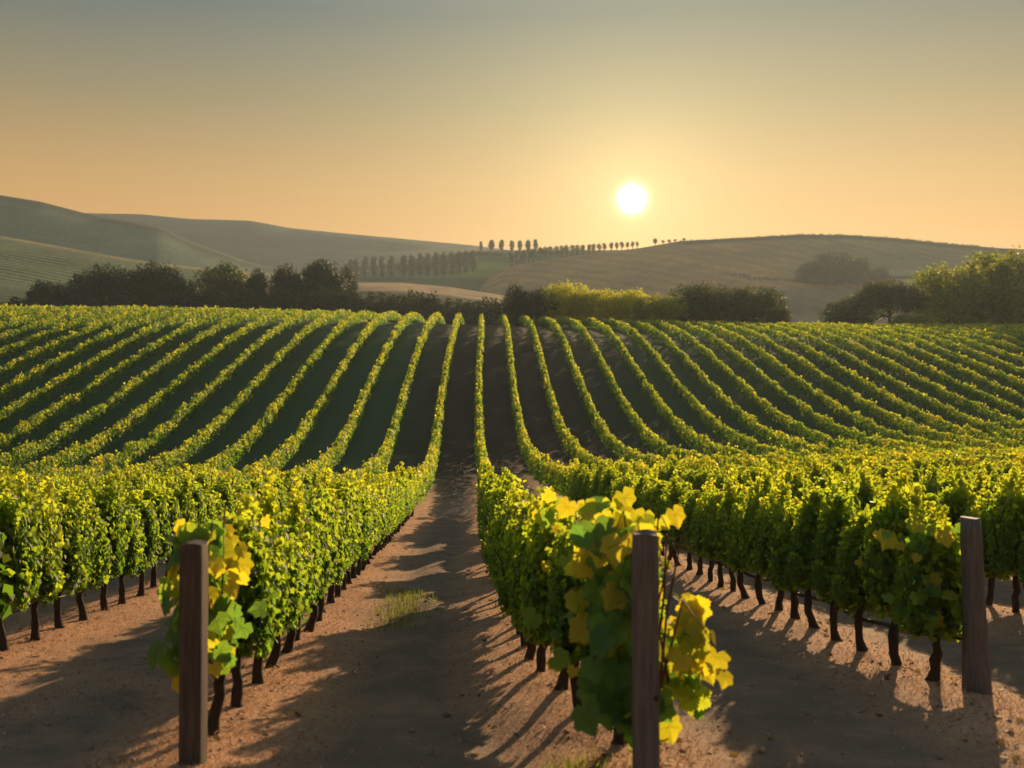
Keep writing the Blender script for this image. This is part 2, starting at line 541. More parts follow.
def C3(PX, c):
    return np.broadcast_to(np.array(c, float), PX.shape + (3,)).copy()
def paint(col, mask, c):
    mask = np.clip(mask, 0, 1)[..., None]
    return col * (1 - mask) + np.array(c) * mask
def sstep(a, b, x):
    t = np.clip((x - a) / (b - a), 0, 1); return t * t * (3 - 2 * t)

hA = Hill("far_hill", [(-400, 214), (-200, 210), (0, 211), (60, 212), (100, 213.5), (140, 214), (190, 219), (250, 220.5), (290, 228), (340, 233), (400, 238.5), (470, 245), (540, 254), (620, 268), (720, 285)], 1300, 950, 1600, 9, 11, 300)
hB = Hill("grassy_hill", [(-420, 176), (-300, 180), (-150, 184), (-60, 187), (0, 195), (40, 201.5), (96, 216), (130, 221), (160, 227), (190, 241), (245, 261), (300, 274), (350, 290)], 880, 640, 1150, 7, 21, 310)
hC = Hill("vine_clad_slope", [(-420, 214), (-250, 220), (-100, 228), (0, 236), (50, 244.5), (100, 254), (150, 262), (215, 269.5), (290, 275), (380, 286), (440, 300)], 560, 300, 700, 4, 31, 325)
hD = Hill("middle_hill", [(200, 290), (280, 280), (340, 271), (400, 262), (440, 254.5), (480, 250.5), (540, 250), (620, 250), (700, 255), (780, 268), (860, 285)], 900, 640, 1150, 3, 41, 320)
hE = Hill("brown_hill", [(430, 300), (478, 285), (505, 267), (540, 260.5), (580, 255), (640, 248), (680, 241), (740, 238), (800, 234.5), (850, 235), (900, 238.5), (940, 243), (1000, 248), (1060, 251), (1200, 256), (1450, 262)], 780, 530, 1100, 2.0, 51, 335)
hF = Hill("field_rise", [(230, 306), (300, 294), (338, 285), (360, 282.5), (400, 282.5), (450, 287), (500, 295), (545, 304), (600, 315)], 380, 270, 450, 1.2, 61, 326, 0)

hA.build(hill_mat("far_hill_grass"), lambda P, I, X, Y: paint(C3(P, (.060, .085, .060)), sstep(236, 262, I), (.13, .12, .07)), label="long dark hill fading along the left horizon")
hB.build(hill_mat("grassy_hill_grass"), lambda P, I, X, Y: paint(C3(P, (.085, .135, .085)), 1 - sstep(3, 9, I - np.interp(P, hB.xs, hB.ys)), (.035, .045, .03)) * np.where(((P > 96) & (I - np.interp(P, hB.xs, hB.ys) < 1.8))[..., None], 2.2, 1.0), label="dull green grass hill rising at the far left")  # ridge edge brightened: a sunlit rim put into the colour
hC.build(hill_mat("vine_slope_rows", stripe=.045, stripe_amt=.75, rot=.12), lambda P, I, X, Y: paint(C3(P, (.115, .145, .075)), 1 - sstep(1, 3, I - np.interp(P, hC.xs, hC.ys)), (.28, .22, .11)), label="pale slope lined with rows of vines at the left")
def colD(P, I, X, Y):
    c = C3(P, (.080, .095, .035))
    c = paint(c, sstep(436, 470, P) * (1 - sstep(485, 520, P)) * sstep(258, 266, I) * (1 - sstep(272, 281, I)), (.28, .29, .05))
    c = paint(c, (1 - sstep(455, 470, P)) * sstep(268, 271, I) * (1 - sstep(276, 279, I)), (.15, .17, .06))
    return c
hD.build(hill_mat("middle_hill_grass"), colD, 420, 160, label="middle hill crossed by rows of tall trees")
def colE(P, I, X, Y):
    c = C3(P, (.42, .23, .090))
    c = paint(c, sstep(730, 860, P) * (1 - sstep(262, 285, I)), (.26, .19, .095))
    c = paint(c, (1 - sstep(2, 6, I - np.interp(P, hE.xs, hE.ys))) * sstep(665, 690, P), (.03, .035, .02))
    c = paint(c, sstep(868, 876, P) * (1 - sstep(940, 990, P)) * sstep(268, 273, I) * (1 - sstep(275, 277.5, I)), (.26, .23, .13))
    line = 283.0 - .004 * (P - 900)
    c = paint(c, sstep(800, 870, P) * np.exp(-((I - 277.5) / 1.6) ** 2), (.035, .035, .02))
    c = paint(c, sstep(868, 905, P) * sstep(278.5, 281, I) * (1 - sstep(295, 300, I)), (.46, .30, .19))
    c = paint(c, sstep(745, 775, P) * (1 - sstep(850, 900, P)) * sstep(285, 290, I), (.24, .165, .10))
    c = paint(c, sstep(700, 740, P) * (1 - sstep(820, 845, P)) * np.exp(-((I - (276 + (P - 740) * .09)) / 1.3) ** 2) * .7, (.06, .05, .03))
    return c
hE.build(hill_mat("brown_hill_soil", stripe=.02, stripe_amt=.12, rot=.9), colE, 600, 260, label="broad brown ploughed hill under the sun")
hF.build(hill_mat("field_rise_stubble"), lambda P, I, X, Y: paint(C3(P, (.05, .06, .025)), 1 - sstep(7, 10, I - np.interp(P, hF.xs, hF.ys)), (.40, .27, .15)), 300, 80, label="low rise with a pale stubble field on top")

def G(x, y):
    z = float(ground_h(np.array(x), np.array(y)))
    for h in HILLS:
        z = max(z, float(h.h(np.array(x), np.array(y))))
    return z
def on_hill(hill, px, py):
    """the point of a hill that pixel (px, py) of the photo shows, nearest first"""
    ys = np.linspace(hill.foot, hill.D, 500)
    xs = (px - CX) / F_PX * ys
    im = HY - F_PX * hill.h(xs, ys) / ys
    ok = np.where(im <= py)[0]
    i = ok[0] if len(ok) else len(ys) - 1
    return float(xs[i]), float(ys[i]), float(hill.h(xs[i], ys[i]))

# ------------------------------------------------------------------ vines
def quad_frames(n, outward_x, r_):
    N = np.stack([outward_x * .8 + r_.normal(0, .45, n), r_.normal(0, .55, n), .35 + r_.normal(0, .4, n)], -1)
    T = np.stack([outward_x * .3 + r_.normal(0, .4, n), r_.normal(0, .4, n), -1 + r_.normal(0, .35, n)], -1)
    return N, T

def vine_points(r_, n_up, n_hang, per, top=(1.62, 2.08), half=.52, low=.52, width=.30, spread=.085):
    P, t_ = [], []
    for i in range(n_up):
        y0 = r_.uniform(-half, half); x0 = r_.normal(0, .09)
        zt = r_.uniform(*top) - .28 * abs(y0 / half) ** 2
        if r_.random() < .24: zt += r_.uniform(.08, .36)
        nl = int(per * (zt - .6))
        u = r_.random(nl)
        z = .6 + (zt - .6) * u
        dx, dy = r_.normal(0, .10), r_.normal(0, .10)
        taper = np.where(u > .85, .45, 1.0)
        p = np.stack([x0 + dx * u + r_.normal(0, spread, nl) * taper, y0 + dy * u + r_.normal(0, spread, nl) * taper, z], -1)
        P.append(p); t_.append(np.full(nl, r_.normal(0, .06)) + .12 * u)
    for i in range(n_hang):
        sgn = 1 if i % 2 else -1
        y0 = r_.uniform(-half, half)
        z0 = r_.uniform(1.25, 1.9); z1 = r_.uniform(low, low + .45)
        nl = int(per * .95 * (z0 - z1))
        u = r_.random(nl)
        z = z0 + (z1 - z0) * u
        x = sgn * (.12 + (width - .10) * np.sin(np.clip(u * 1.35, 0, 1.57)) + r_.normal(0, .05, nl) - .10 * u ** 3)
        y = y0 * (1 - .28 * u) + r_.normal(0, .062, nl)
        P.append(np.stack([x, y, z], -1)); t_.append(np.full(nl, r_.normal(0, .11)))
    P = np.concatenate(P); t_ = np.concatenate(t_)
    return P, t_

def vine_foliage(seed):
    r_ = np.random.default_rng(seed)
    P, t_ = vine_points(r_, 17, 26, 122, half=.29)
    n = len(P)
    N, T = quad_frames(n, np.sign(P[:, 0]) * np.clip(np.abs(P[:, 0]) * 5, .2, 1), r_)
    S = r_.uniform(.048, .098, n)
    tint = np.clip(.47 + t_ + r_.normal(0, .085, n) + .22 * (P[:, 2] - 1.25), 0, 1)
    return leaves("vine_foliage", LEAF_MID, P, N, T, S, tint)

def big_foliage(seed, n, smin, smax, yl, low=.35, yellow=.5, xw=.33, top=1.95, x_bias=0.0):
    r_ = np.random.default_rng(seed)
    P = np.stack([r_.normal(x_bias, xw * .62, n), r_.uniform(yl[0], yl[1], n), low + (top - low) * r_.random(n) ** .85], -1)
    P[:, 0] = np.clip(P[:, 0], -xw * 1.5 + x_bias, xw * 1.6 + x_bias)
    N = np.stack([np.sign(P[:, 0]) * .35 + r_.normal(0, .35, n), -.75 + r_.normal(0, .4, n), .35 + r_.normal(0, .3, n)], -1)
    T = np.stack([r_.normal(0, .45, n), r_.normal(0, .3, n), -1 + r_.normal(0, .35, n)], -1)
    S = r_.uniform(smin, smax, n)
    up = (P[:, 2] - low) / (top - low)
    prob = yellow * (.35 + .8 * up) + .25 * (P[:, 0] > x_bias + .1)  # more yellow towards top and right: backlight put into the leaf tint
    tint = np.where(r_.random(n) < prob, r_.uniform(.66, 1, n), r_.uniform(.05, .5, n))
    return P, N, T, S, tint

def trunk_mesh(seed):
    r_ = np.random.default_rng(seed)
    path, rad = [], []
    lx, ly = r_.normal(0, .05), r_.normal(0, .05)
    for i in range(9):
        u = i / 8
        path.append((lx * math.sin(u * 3) + r_.normal(0, .008), ly * math.sin(u * 2.5) + r_.normal(0, .010), -.08 + u * .86))
        rad.append((.060 - .018 * u) * (1.45 if i == 0 else 1.12 if i == 1 else 1.0) * (1 + r_.normal(0, .07)))
    tubes = [tube(path, rad, 9, .07, seed)]
    tip = np.array(path[-1])
    for sgn in (-1, 1):
        arm, ar = [], []
        for j in range(6):
            v = j / 5
            arm.append(tip + np.array([r_.normal(0, .012), sgn * .5 * v, .02 - .06 * math.sin(v * 3.1) + r_.normal(0, .012)]))
            ar.append(.034 - .014 * v)
        tubes.append(tube(arm, ar, 7, .10, seed + j))
    for c in range(4):
        b = tip + np.array([0, r_.uniform(-.45, .45), 0])
        e = b + np.array([r_.normal(0, .15), r_.normal(0, .12), r_.uniform(.5, .95)])
        mid = (b + e) / 2 + r_.normal(0, .04, 3)
        tubes.append(tube([b, mid, e], [.014, .010, .006], 5))
    return merge_tubes("vine_trunk", tubes)

FOL = [vine_foliage(100 + i) for i in range(9)]
TRK = [trunk_mesh(200 + i) for i in range(6)]
for me in FOL: me.materials.append(M_VINE)
for me in TRK: me.materials.append(M_BARK)

ROWS = {0: ("the row bordering the path on the left", "vines in the row left of the path"),
        1: ("the row bordering the path on the right", "vines in the row right of the path"),
        -1: ("the second row left of the path", "vines in the second row left of the path"),
        2: ("the second row right of the path", "vines in the second row right of the path"),
        -2: ("the third row left of the path", "vines in the third row left of the path"),
        3: ("the third row right of the path", "vines in the third row right of the path"),
        -3: ("the fourth row left of the path", "vines in the fourth row left of the path"),
        4: ("the fourth row right of the path", "vines in the fourth row right of the path"),
        -4: ("the fifth row left of the path", "vines in the fifth row left of the path"),
        5: ("the fifth row right of the path", "vines in the fifth row right of the path"),
        -5: ("the sixth row left of the path", "vines in the sixth row left of the path"),
        6: ("the sixth row right of the path", "vines in the sixth row right of the path")}
ORD = "first second third fourth fifth sixth seventh eighth ninth tenth eleventh twelfth".split()
START = {0: 9.15, 1: 7.75, 2: 11.2, -1: 12.2, 3: 13.6, -2: 14.0, 4: 15.0}
plan, offframe = [], []
for k in range(-28, 29):
    y = START.get(k, 15.0 + .4 * abs(k))
    while y < 64:
        x = float(row_x(k, y))
        px = pix(x, y)
        if -25 < px < 1049 and k in ROWS:
            plan.append((y, k, x))
        else:
            offframe.append((y, k, x))
        y += 1.0 + .10 * math.sin(y * 7.1 + k * 3)
plan.sort()
N_IND = 290
ind, rest = plan[:N_IND], plan[N_IND:] + offframe
Y_IND = ind[-1][0]
count = {}
vine_first = None
def add_vine(y, k, x):
    i = count.get(k, 0); count[k] = i + 1
    row, grp = ROWS[k]
    slope = math.atan2(float(row_x(k, y + 1) - row_x(k, y)), 1.0)
    v = empty("grape_vine", (x, y, float(ground_h(x, y))), -slope + (math.pi if random.random() < .5 else 0))
    if k in (0, 1) and i == 0:
        lab = None
    elif i < len(ORD):
        lab = f"{ORD[i]} grape vine from the front of {row}"
    else:
        lab = f"grape vine farther along {row}, past its front twelve"
    tag(v, lab, "grape vine", grp)
    f = link("foliage", random.choice(FOL), None, v)
    s = random.uniform(.89, 1.10)
    f.scale = (random.uniform(.9, 1.12), random.uniform(.93, 1.04), s)
    if k == 1 and (20.0 < y < 23.2 or 26.2 < y < 28.6 or 32 < y < 35): f.scale[2] *= .48  # vines shortened here to let sun streaks onto the path
    if i > 2 and random.random() < .07: f.scale[2] *= .80
    t = link("trunk", random.choice(TRK), None, v)
    t.rotation_euler = (random.uniform(-.05, .05), random.uniform(-.08, .08), 0)
    return v, f, t
special = {}
for y, k, x in ind:
    r3 = add_vine(y, k, x)
    special.setdefault(k, []).append((y, x) + r3)

# the two end vines with broad leaves
def set_big(entry, parts, label):
    y, x, v, f, t = entry
    bpy.data.objects.remove(f)
    v.rotation_euler = (0, 0, 0)
    tag(v, label)
    P, N, T, S, ti = (np.concatenate(q) for q in zip(*parts))
    link("foliage", leaves("broad_foliage", LEAF_BIG, P, N, T, S, ti), M_BIGLEAF, v)
set_big(special[1][0], [big_foliage(1, 98, .17, .34, (-.12, .65), .38, .45, .26, 1.92, -.16),
                        big_foliage(2, 26, .16, .26, (-.05, .5), .10, .35, .30, .9),
                        big_foliage(3, 22, .14, .28, (-.15, .4), .55, .95, .12, 1.35, .34),
                        big_foliage(4, 40, .07, .14, (-.05, .25), .5, .9, .10, 1.4, .34)],
        "end vine with huge yellow leaves behind the post right of the path")
set_big(special[0][0], [big_foliage(5, 105, .14, .27, (-.45, .35), .62, .30, .30, 1.9),
                        big_foliage(6, 6, .24, .32, (-.4, -.1), .8, .0, .10, 1.85, -.20),
                        big_foliage(7, 30, .09, .15, (-.3, .4), .6, .3, .30, 1.9)],
        "end vine with broad dark leaves behind the brown post left of the path")
M_CANE = wood_mat("reddish_cane", (.09, .040, .022), (.20, .095, .05), (30, 30, 6), .6, .3)
def canes(entry, seed, n, reach):
    r_ = np.random.default_rng(seed)
    tb = []
    for i in range(n):
        b = np.array([r_.normal(0, .05), r_.uniform(-.3, .4), .72])
        sx = r_.choice([-1, 1]) * r_.uniform(.05, reach)
        hgt = r_.uniform(1.2, 2.05)
        pth = [b, b + np.array([sx * .35, r_.normal(-.05, .06), (hgt - .7) * .5]), np.array([sx * .8, b[1] + r_.normal(-.1, .1), hgt]),
               np.array([sx * 1.5, b[1] + r_.normal(-.15, .1), hgt - r_.uniform(.05, .5)])]
        tb.append(tube(pth, [.013, .010, .007, .003], 6))
    link("cane", merge_tubes("cane", tb), M_CANE, entry[2])
canes(special[1][0], 61, 10, .26)
canes(special[0][0], 62, 8, .22)
canes(special[1][1], 63, 8, .30)
def mix_big(entry, seed, n, smax, yellow, top=1.85):
    y, x, v, f, t = entry
    P, N, T, S, ti = big_foliage(seed, n, .10, smax, (-.5, .5), .55, yellow, .36, top)
    o = link("broad_leaves", leaves("broad_leaves", LEAF_BIG, P, N, T, S, ti), M_BIGLEAF, v)
    o.rotation_euler = (0, 0, -v.rotation_euler[2])
mix_big(special[1][1], 21, 130, .28, .8, 2.12)
mix_big(special[1][2], 22, 70, .20, .6, 2.1)
mix_big(special[0][1], 23, 22, .15, .3)
mix_big(special[2][0], 24, 70, .20, .45)
mix_big(special[2][1], 25, 40, .16, .4)

# every other vine of the field, one mass of foliage
def bulk_vines():
    segs = [(k, y, x) for y, k, x in rest]
    for k in range(-34, 42):
        ys = np.arange(64 + (k * .37) % 1, 215, 1.0)
        xs = row_x(k, ys)
        px = pix(xs, ys)
        z = base_h(xs, ys)
        for yy_, xx_, p_x in zip(ys, xs, px):
            if -70 < p_x < 1094: segs.append((k, yy_, xx_))
    P, N, T, S, ti = [], [], [], [], []
    r_ = np.random.default_rng(5)
    # the few stretches the crest hides are kept: other cameras see them
    for k, y0, x0 in segs:
        ye = y0
        n = 200 if y0 < 75 else 130 if y0 < 110 else 95 if y0 < 150 else 48
        sz = (.17 if y0 < 75 else .20 if y0 < 110 else .235 if y0 < 150 else .29)
        far_ = min(max((y0 - 50) / 30, 0), 1)
        hgt = 1.92 - .20 * far_ + r_.normal(0, .13)
        if r_.random() < .06: hgt -= .35
        u = r_.random(n)
        z = .5 + (hgt - .5) * u ** .75
        wdt = .36 + .04 * far_ - .24 * np.clip((u ** .75 - .45) / .55, 0, 1)
        side = r_.choice([-1, 1], n)
        x = side * wdt * r_.random(n) ** .45 + r_.normal(0, .04)
        y = r_.uniform(-.55, .55, n)
        spike = r_.random(n) < .04
        z = np.where(spike, z + r_.uniform(0, .35, n), z)
        P.append(np.stack([x0 + x, y0 + y, z], -1))
        n_, t_ = quad_frames(n, side * .8, r_)
        N.append(n_); T.append(t_)
        S.append(r_.uniform(.75, 1.3, n) * sz)
        ti.append(np.clip(.45 + r_.normal(0, .13, n) + r_.normal(0, .10) + .38 * (z - 1.25), 0, 1))  # paler young tops, with lit tops and shaded flanks put into the tint
    P, N, T, S, ti = (np.concatenate(q) for q in (P, N, T, S, ti))
    P[:, 2] += ground_h(P[:, 0], P[:, 1])
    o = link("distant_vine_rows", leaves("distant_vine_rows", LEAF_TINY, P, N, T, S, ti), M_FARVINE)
    tag(o, "curving vine rows climbing the hillside beyond the near vines", "vine rows", kind="stuff")
bulk_vines()

# ------------------------------------------------------------------ posts and wires
def post(px, depth, top_py, wid, mat_, label, lean=(0, 0), round_=False, flare=1.0):
    x = (px - CX) / F_PX * depth
    zg = float(ground_h(x, depth))
    ztop = (HY - top_py) / F_PX * depth
    h = ztop - zg
    bm = bmesh.new()
    n = 24 if round_ else 32
    rings = 14
    prev = None
    r_ = np.random.default_rng(int(px))
    for i in range(rings + 1):
        u = i / rings
        zz = -.25 + (h + .25) * u
        ring = []
        for s in range(n):
            a = 2 * math.pi * s / n + math.pi / 4
            if round_:
                rr = wid / 2 * (1 + .04 * math.sin(3 * a + 1))
                cx_, cy_ = rr * math.cos(a), rr * math.sin(a)
            else:
                e = 16.0
                q = (abs(math.cos(a)) ** e + abs(math.sin(a)) ** e) ** (-1 / e)
                cx_, cy_ = wid / 2 * q * math.cos(a), wid / 2 * q * math.sin(a)
            k = 1 + (flare - 1) * (1 - u) ** 2 + r_.normal(0, .004)
            if i == rings: k *= .93
            ring.append(bm.verts.new((cx_ * k, cy_ * k, zz + (.012 * math.sin(2.0 * a + px) if i == rings else 0))))
        if prev:
            for s in range(n):
                bm.faces.new((prev[s], prev[(s + 1) % n], ring[(s + 1) % n], ring[s]))
        else:
            bm.faces.new(ring[::-1])
        prev = ring
    bm.faces.new(prev)
    me = bpy.data.meshes.new("wooden_post")
    bm.to_mesh(me); bm.free()
    if round_:
        for p in me.polygons: p.use_smooth = True
    o = link("wooden_post", me, mat_)
    o.location = (x, depth, zg)
    o.rotation_euler = (R(lean[0]), R(lean[1]), 0)
    return tag(o, label, "post", "wooden posts at the row ends")
post(193, 8.1, 543, .185, M_POSTBROWN, "square brown wooden post at the near end of the row left of the path", lean=(0, .3))
post(646, 7.35, 533, .185, M_POST, "grey wooden post standing amid huge yellow leaves right of the path", lean=(0, -.2))
post(977, 10.75, 517, .215, M_POST, "grey rounded leaning post ending the second row right of the path", lean=(2, -3.0), round_=True, flare=1.5)

def wire(k, y0, y1, z, rad, name, label, cat, sag=.03, start=None):
    ys = np.arange(y0, y1, .5)
    path = [(float(row_x(k, y)), float(y), float(base_h(float(row_x(k, y)), y)) + z + .05 - sag * abs(math.sin(y * 1.3))) for y in ys]
    if start: path.insert(0, (start[0], start[1], float(ground_h(start[0], start[1])) + z + .03))
    o = link(name, merge_tubes(name, [tube(path, [rad] * len(path), 6)]), M_WIRE)
    return tag(o, label, cat, "trellis wires along the rows")
wire(0, 8.7, 44, .74, .006, "trellis_wire", "thin dark wire along the trunks of the row left of the path", "wire", .03, (-2.58, 8.15))
wire(1, 8.2, 44, .74, .006, "trellis_wire", "thin dark wire along the trunks of the row right of the path", "wire", .03, (.99, 7.4))
wire(2, 11.9, 44, .52, .028, "trellis_wire", "thick dark cordon wire sagging along the second row right of the path", "wire", .07, (4.95, 10.78))
wire(-1, 10.5, 44, .50, .010, "trellis_wire", "dark low wire along the second row left of the path", "wire")

# ------------------------------------------------------------------ trees and bushes
def crown_mesh(name, seed, lobes, clumps, per, leaf, clump_r, up_bias=.2):
    """lobes: (cx, cy, cz, rx, ry, rz) in units of the plant's height"""
    r_ = np.random.default_rng(seed)
    L = np.array(lobes, float)
    vol = (L[:, 3] * L[:, 4] * L[:, 5]) ** .66
    pick = r_.choice(len(L), clumps, p=vol / vol.sum())
    d = norm(r_.normal(0, 1, (clumps, 3)) + np.array([0, 0, up_bias]))
    rad = np.clip(1 - np.abs(r_.normal(0, .22, clumps)), .15, 1) * (1 + np.clip(r_.normal(0, .04, clumps), -.06, .06))
    cen = L[pick, :3] + d * L[pick, 3:] * rad[:, None]
    ctint = r_.normal(0, .21, clumps)
    P = np.repeat(cen, per, 0) + np.clip(r_.normal(0, clump_r, (clumps * per, 3)), -1.6 * clump_r, 1.6 * clump_r) * np.array([1, 1, .75])
    P[:, 2] = np.maximum(P[:, 2], .02)
    lo, hi = np.percentile(P, .6, 0), np.percentile(P, 99.4, 0)
    wide = (hi - lo)[:2]
    P[:, :2] = (P[:, :2] - (lo + hi)[:2] / 2) / (wide if name == 'hedge_crown' else wide.max())
    P[:, 2] = P[:, 2] / hi[2]
    dn = np.repeat(d, per, 0)
    N = dn + r_.normal(0, .55, P.shape)
    T = r_.normal(0, .6, P.shape) + np.array([0, 0, -.5])
    S = r_.uniform(.7, 1.35, len(P)) * leaf
    ti = np.clip(.45 + np.repeat(ctint, per) + r_.normal(0, .12, len(P)), 0, 1)
    return leaves(name, LEAF_TINY, P, N, T, S, ti)

def stem_mesh(name, seed, h, r0, limbs, spread):
    r_ = np.random.default_rng(seed)
    tb = [tube([(0, 0, -.05), (.01, 0, h * .3), (-.01, .01, h * .65), (0, 0, h)], [r0 * 1.3, r0, r0 * .75, r0 * .4], 8)]
    for i in range(limbs):
        a = r_.uniform(0, 6.28); z0 = h * r_.uniform(.35, .85)
        e = (math.cos(a) * spread, math.sin(a) * spread, z0 + r_.uniform(.15, .35) * h)
        tb.append(tube([(0, 0, z0), (e[0] * .5, e[1] * .5, z0 + (e[2] - z0) * .4), e], [r0 * .5, r0 * .33, r0 * .15], 6))
    return merge_tubes(name, tb)

def blobs(seed, n, spread, zr, rr, squash=.8):
    r_ = np.random.default_rng(seed)
    out_ = []
    for i in range(n):
        a = r_.uniform(0, 6.28); q = spread * math.sqrt(r_.random())
        z = r_.uniform(*zr) * (1 - .35 * (q / max(spread, .01)) ** 2)
        r = r_.uniform(*rr)
        out_.append((q * math.cos(a), q * math.sin(a), z, r, r, r * squash))
    return out_
# every kind in units of height 1
BUSH = [crown_mesh("bush_crown", 300 + i, blobs(300 + i, 9, .42, (.22, .56), (.24, .36), .9) + [(0, 0, .34, .46, .46, .4)], 1500, 11, .027, .030) for i in range(4)]
TREE = [crown_mesh("tree_crown", 320 + i, blobs(320 + i, 8, .32, (.45, .82), (.17, .26)), 1100, 11, .028, .030) for i in range(3)]
DOME = [crown_mesh('dome_crown', 400 + i, blobs(400 + i, 9, .36, (.62, .80), (.17, .26), .85) + [(0, 0, .66, .40, .40, .22)], 1500, 11, .024, .026) for i in range(4)]
POP = [crown_mesh("poplar_crown", 340 + i, [(0, 0, .24, .09, .09, .2), (0, 0, .5, .135, .135, .25), (.01, 0, .72, .115, .115, .24), (0, .01, .86, .075, .075, .16)], 170, 8, .10, .03) for i in range(3)]
LOL = [crown_mesh("round_crown", 360 + i, [(0, 0, .62, .26, .26, .34), (.08, 0, .7, .2, .2, .24), (-.1, .03, .5, .2, .2, .22)], 90, 5, .10, .06) for i in range(3)]
HEDGE = [crown_mesh("hedge_crown", 380 + i, [(q, r2 * .12, .42, .32, .30, .5) for q, r2 in zip(np.linspace(-2, 2, 14), np.sin(np.arange(14) * 2.1 + i))], 1500, 8, .035, .07) for i in range(2)]
ST_BUSH = stem_mesh("bush_stem", 1, .5, .035, 5, .22)
ST_TREE = stem_mesh("tree_stem", 2, .6, .040, 5, .2)
ST_POP = stem_mesh("poplar_stem", 3, .7, .022, 3, .06)
for me in (ST_BUSH, ST_TREE, ST_POP): me.materials.append(M_BARK)
_cache = {}
def with_mat(me, m):
    key = (me.name, m.name)
    if key not in _cache:
        c = me.copy(); c.materials.clear(); c.materials.append(m); _cache[key] = c
    return _cache[key]

def plant(name, crowns, stem, m, loc, height, width, label, cat, group, crown_name="crown", wide_of=1.0):
    """width is the wanted full width in metres; wide_of is the crown's own width at height 1"""
    o = empty(name, loc, random.uniform(0, 6.28))
    tag(o, label, cat, group)
    c = link(crown_name, with_mat(random.choice(crowns), m), None, o)
    sx = width / wide_of
    c.scale = (sx, sx, height)
    if stem:
        t = link("trunk", stem, None, o)
        t.scale = (height, height, height)
    return o

def bush(px, top, wpx, d, m, label, cat="bush", group=None, crowns=BUSH, wide=1.0):
    x = (px - CX) / F_PX * d
    zg = G(x, d) - .1
    h = (HY - top) / F_PX * d - zg
    return plant("bush" if cat == "bush" else "broadleaf_tree", crowns, ST_BUSH, m, (x, d, zg), h, wpx / F_PX * d, label, cat, group, wide_of=wide)

gl = "dark trees beyond the left end of the vineyard"
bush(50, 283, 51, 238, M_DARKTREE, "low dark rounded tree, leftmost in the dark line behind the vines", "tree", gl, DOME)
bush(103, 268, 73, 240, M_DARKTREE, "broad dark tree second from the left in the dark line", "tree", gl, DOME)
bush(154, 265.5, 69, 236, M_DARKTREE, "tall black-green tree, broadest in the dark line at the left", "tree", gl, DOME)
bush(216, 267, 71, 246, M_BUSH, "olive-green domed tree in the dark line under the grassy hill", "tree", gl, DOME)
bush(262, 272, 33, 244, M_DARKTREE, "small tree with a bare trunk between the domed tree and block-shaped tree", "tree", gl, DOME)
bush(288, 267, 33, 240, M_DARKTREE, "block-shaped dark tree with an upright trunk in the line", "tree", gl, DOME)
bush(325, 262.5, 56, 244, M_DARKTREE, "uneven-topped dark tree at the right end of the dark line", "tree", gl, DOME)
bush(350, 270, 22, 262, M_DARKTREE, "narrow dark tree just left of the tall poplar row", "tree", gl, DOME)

def hedge(px0, px1, top, d, m, label, group=None):
    x0 = (px0 - CX) / F_PX * d; x1 = (px1 - CX) / F_PX * d
    xm = (x0 + x1) / 2
    zg = G(xm, d) - .3
    h = (HY - top) / F_PX * d - zg
    o = empty("hedge", (xm, d, zg))
    tag(o, label, "hedge", group)
    c = link("foliage", with_mat(random.choice(HEDGE), m), None, o)
    c.scale = (x1 - x0, 5.0, h)
    return o
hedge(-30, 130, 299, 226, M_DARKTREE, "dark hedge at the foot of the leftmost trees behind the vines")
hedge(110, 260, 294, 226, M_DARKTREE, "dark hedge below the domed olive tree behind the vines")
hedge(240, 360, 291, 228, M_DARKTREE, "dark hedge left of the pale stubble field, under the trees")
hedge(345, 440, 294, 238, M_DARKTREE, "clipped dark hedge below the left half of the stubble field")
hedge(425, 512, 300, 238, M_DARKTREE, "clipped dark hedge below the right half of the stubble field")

bush(518, 286, 33, 198, M_DARKTREE, "small dark egg-shaped bush at the top of the path", "bush")
bush(543, 290, 36, 200, M_DARKTREE, "squat dark bush between the egg-shaped bush and sunlit shrubs", "bush")
gs = "sunlit yellow shrubs on the crest"
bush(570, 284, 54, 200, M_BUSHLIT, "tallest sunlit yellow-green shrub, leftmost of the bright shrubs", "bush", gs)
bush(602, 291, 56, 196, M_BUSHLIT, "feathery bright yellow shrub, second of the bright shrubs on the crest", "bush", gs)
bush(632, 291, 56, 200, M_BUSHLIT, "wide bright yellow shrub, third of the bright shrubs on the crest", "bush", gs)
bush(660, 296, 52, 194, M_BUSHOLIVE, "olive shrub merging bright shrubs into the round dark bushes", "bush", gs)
gd = "round dark bushes on the crest right of the sun"
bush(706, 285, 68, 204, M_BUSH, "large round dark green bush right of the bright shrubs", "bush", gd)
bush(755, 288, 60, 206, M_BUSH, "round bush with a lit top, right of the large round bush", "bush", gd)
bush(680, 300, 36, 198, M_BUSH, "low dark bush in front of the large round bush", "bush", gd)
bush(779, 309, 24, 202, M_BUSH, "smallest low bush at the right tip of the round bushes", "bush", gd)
gr = "trees at the right edge behind the vines"
bush(848, 298, 56, 222, M_BUSH, "low dark bush left of the dark domed tree at the right", "bush", gr)
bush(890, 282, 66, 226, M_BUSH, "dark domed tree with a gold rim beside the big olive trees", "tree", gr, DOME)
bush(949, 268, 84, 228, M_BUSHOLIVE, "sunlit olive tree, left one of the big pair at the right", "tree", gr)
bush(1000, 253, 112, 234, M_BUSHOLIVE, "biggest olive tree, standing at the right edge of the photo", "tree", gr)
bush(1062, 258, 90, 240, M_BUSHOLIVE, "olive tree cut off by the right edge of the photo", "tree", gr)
bush(912, 314, 40, 206, M_BUSHOLIVE, "low sunlit scrub below the left olive tree", "bush", gr)

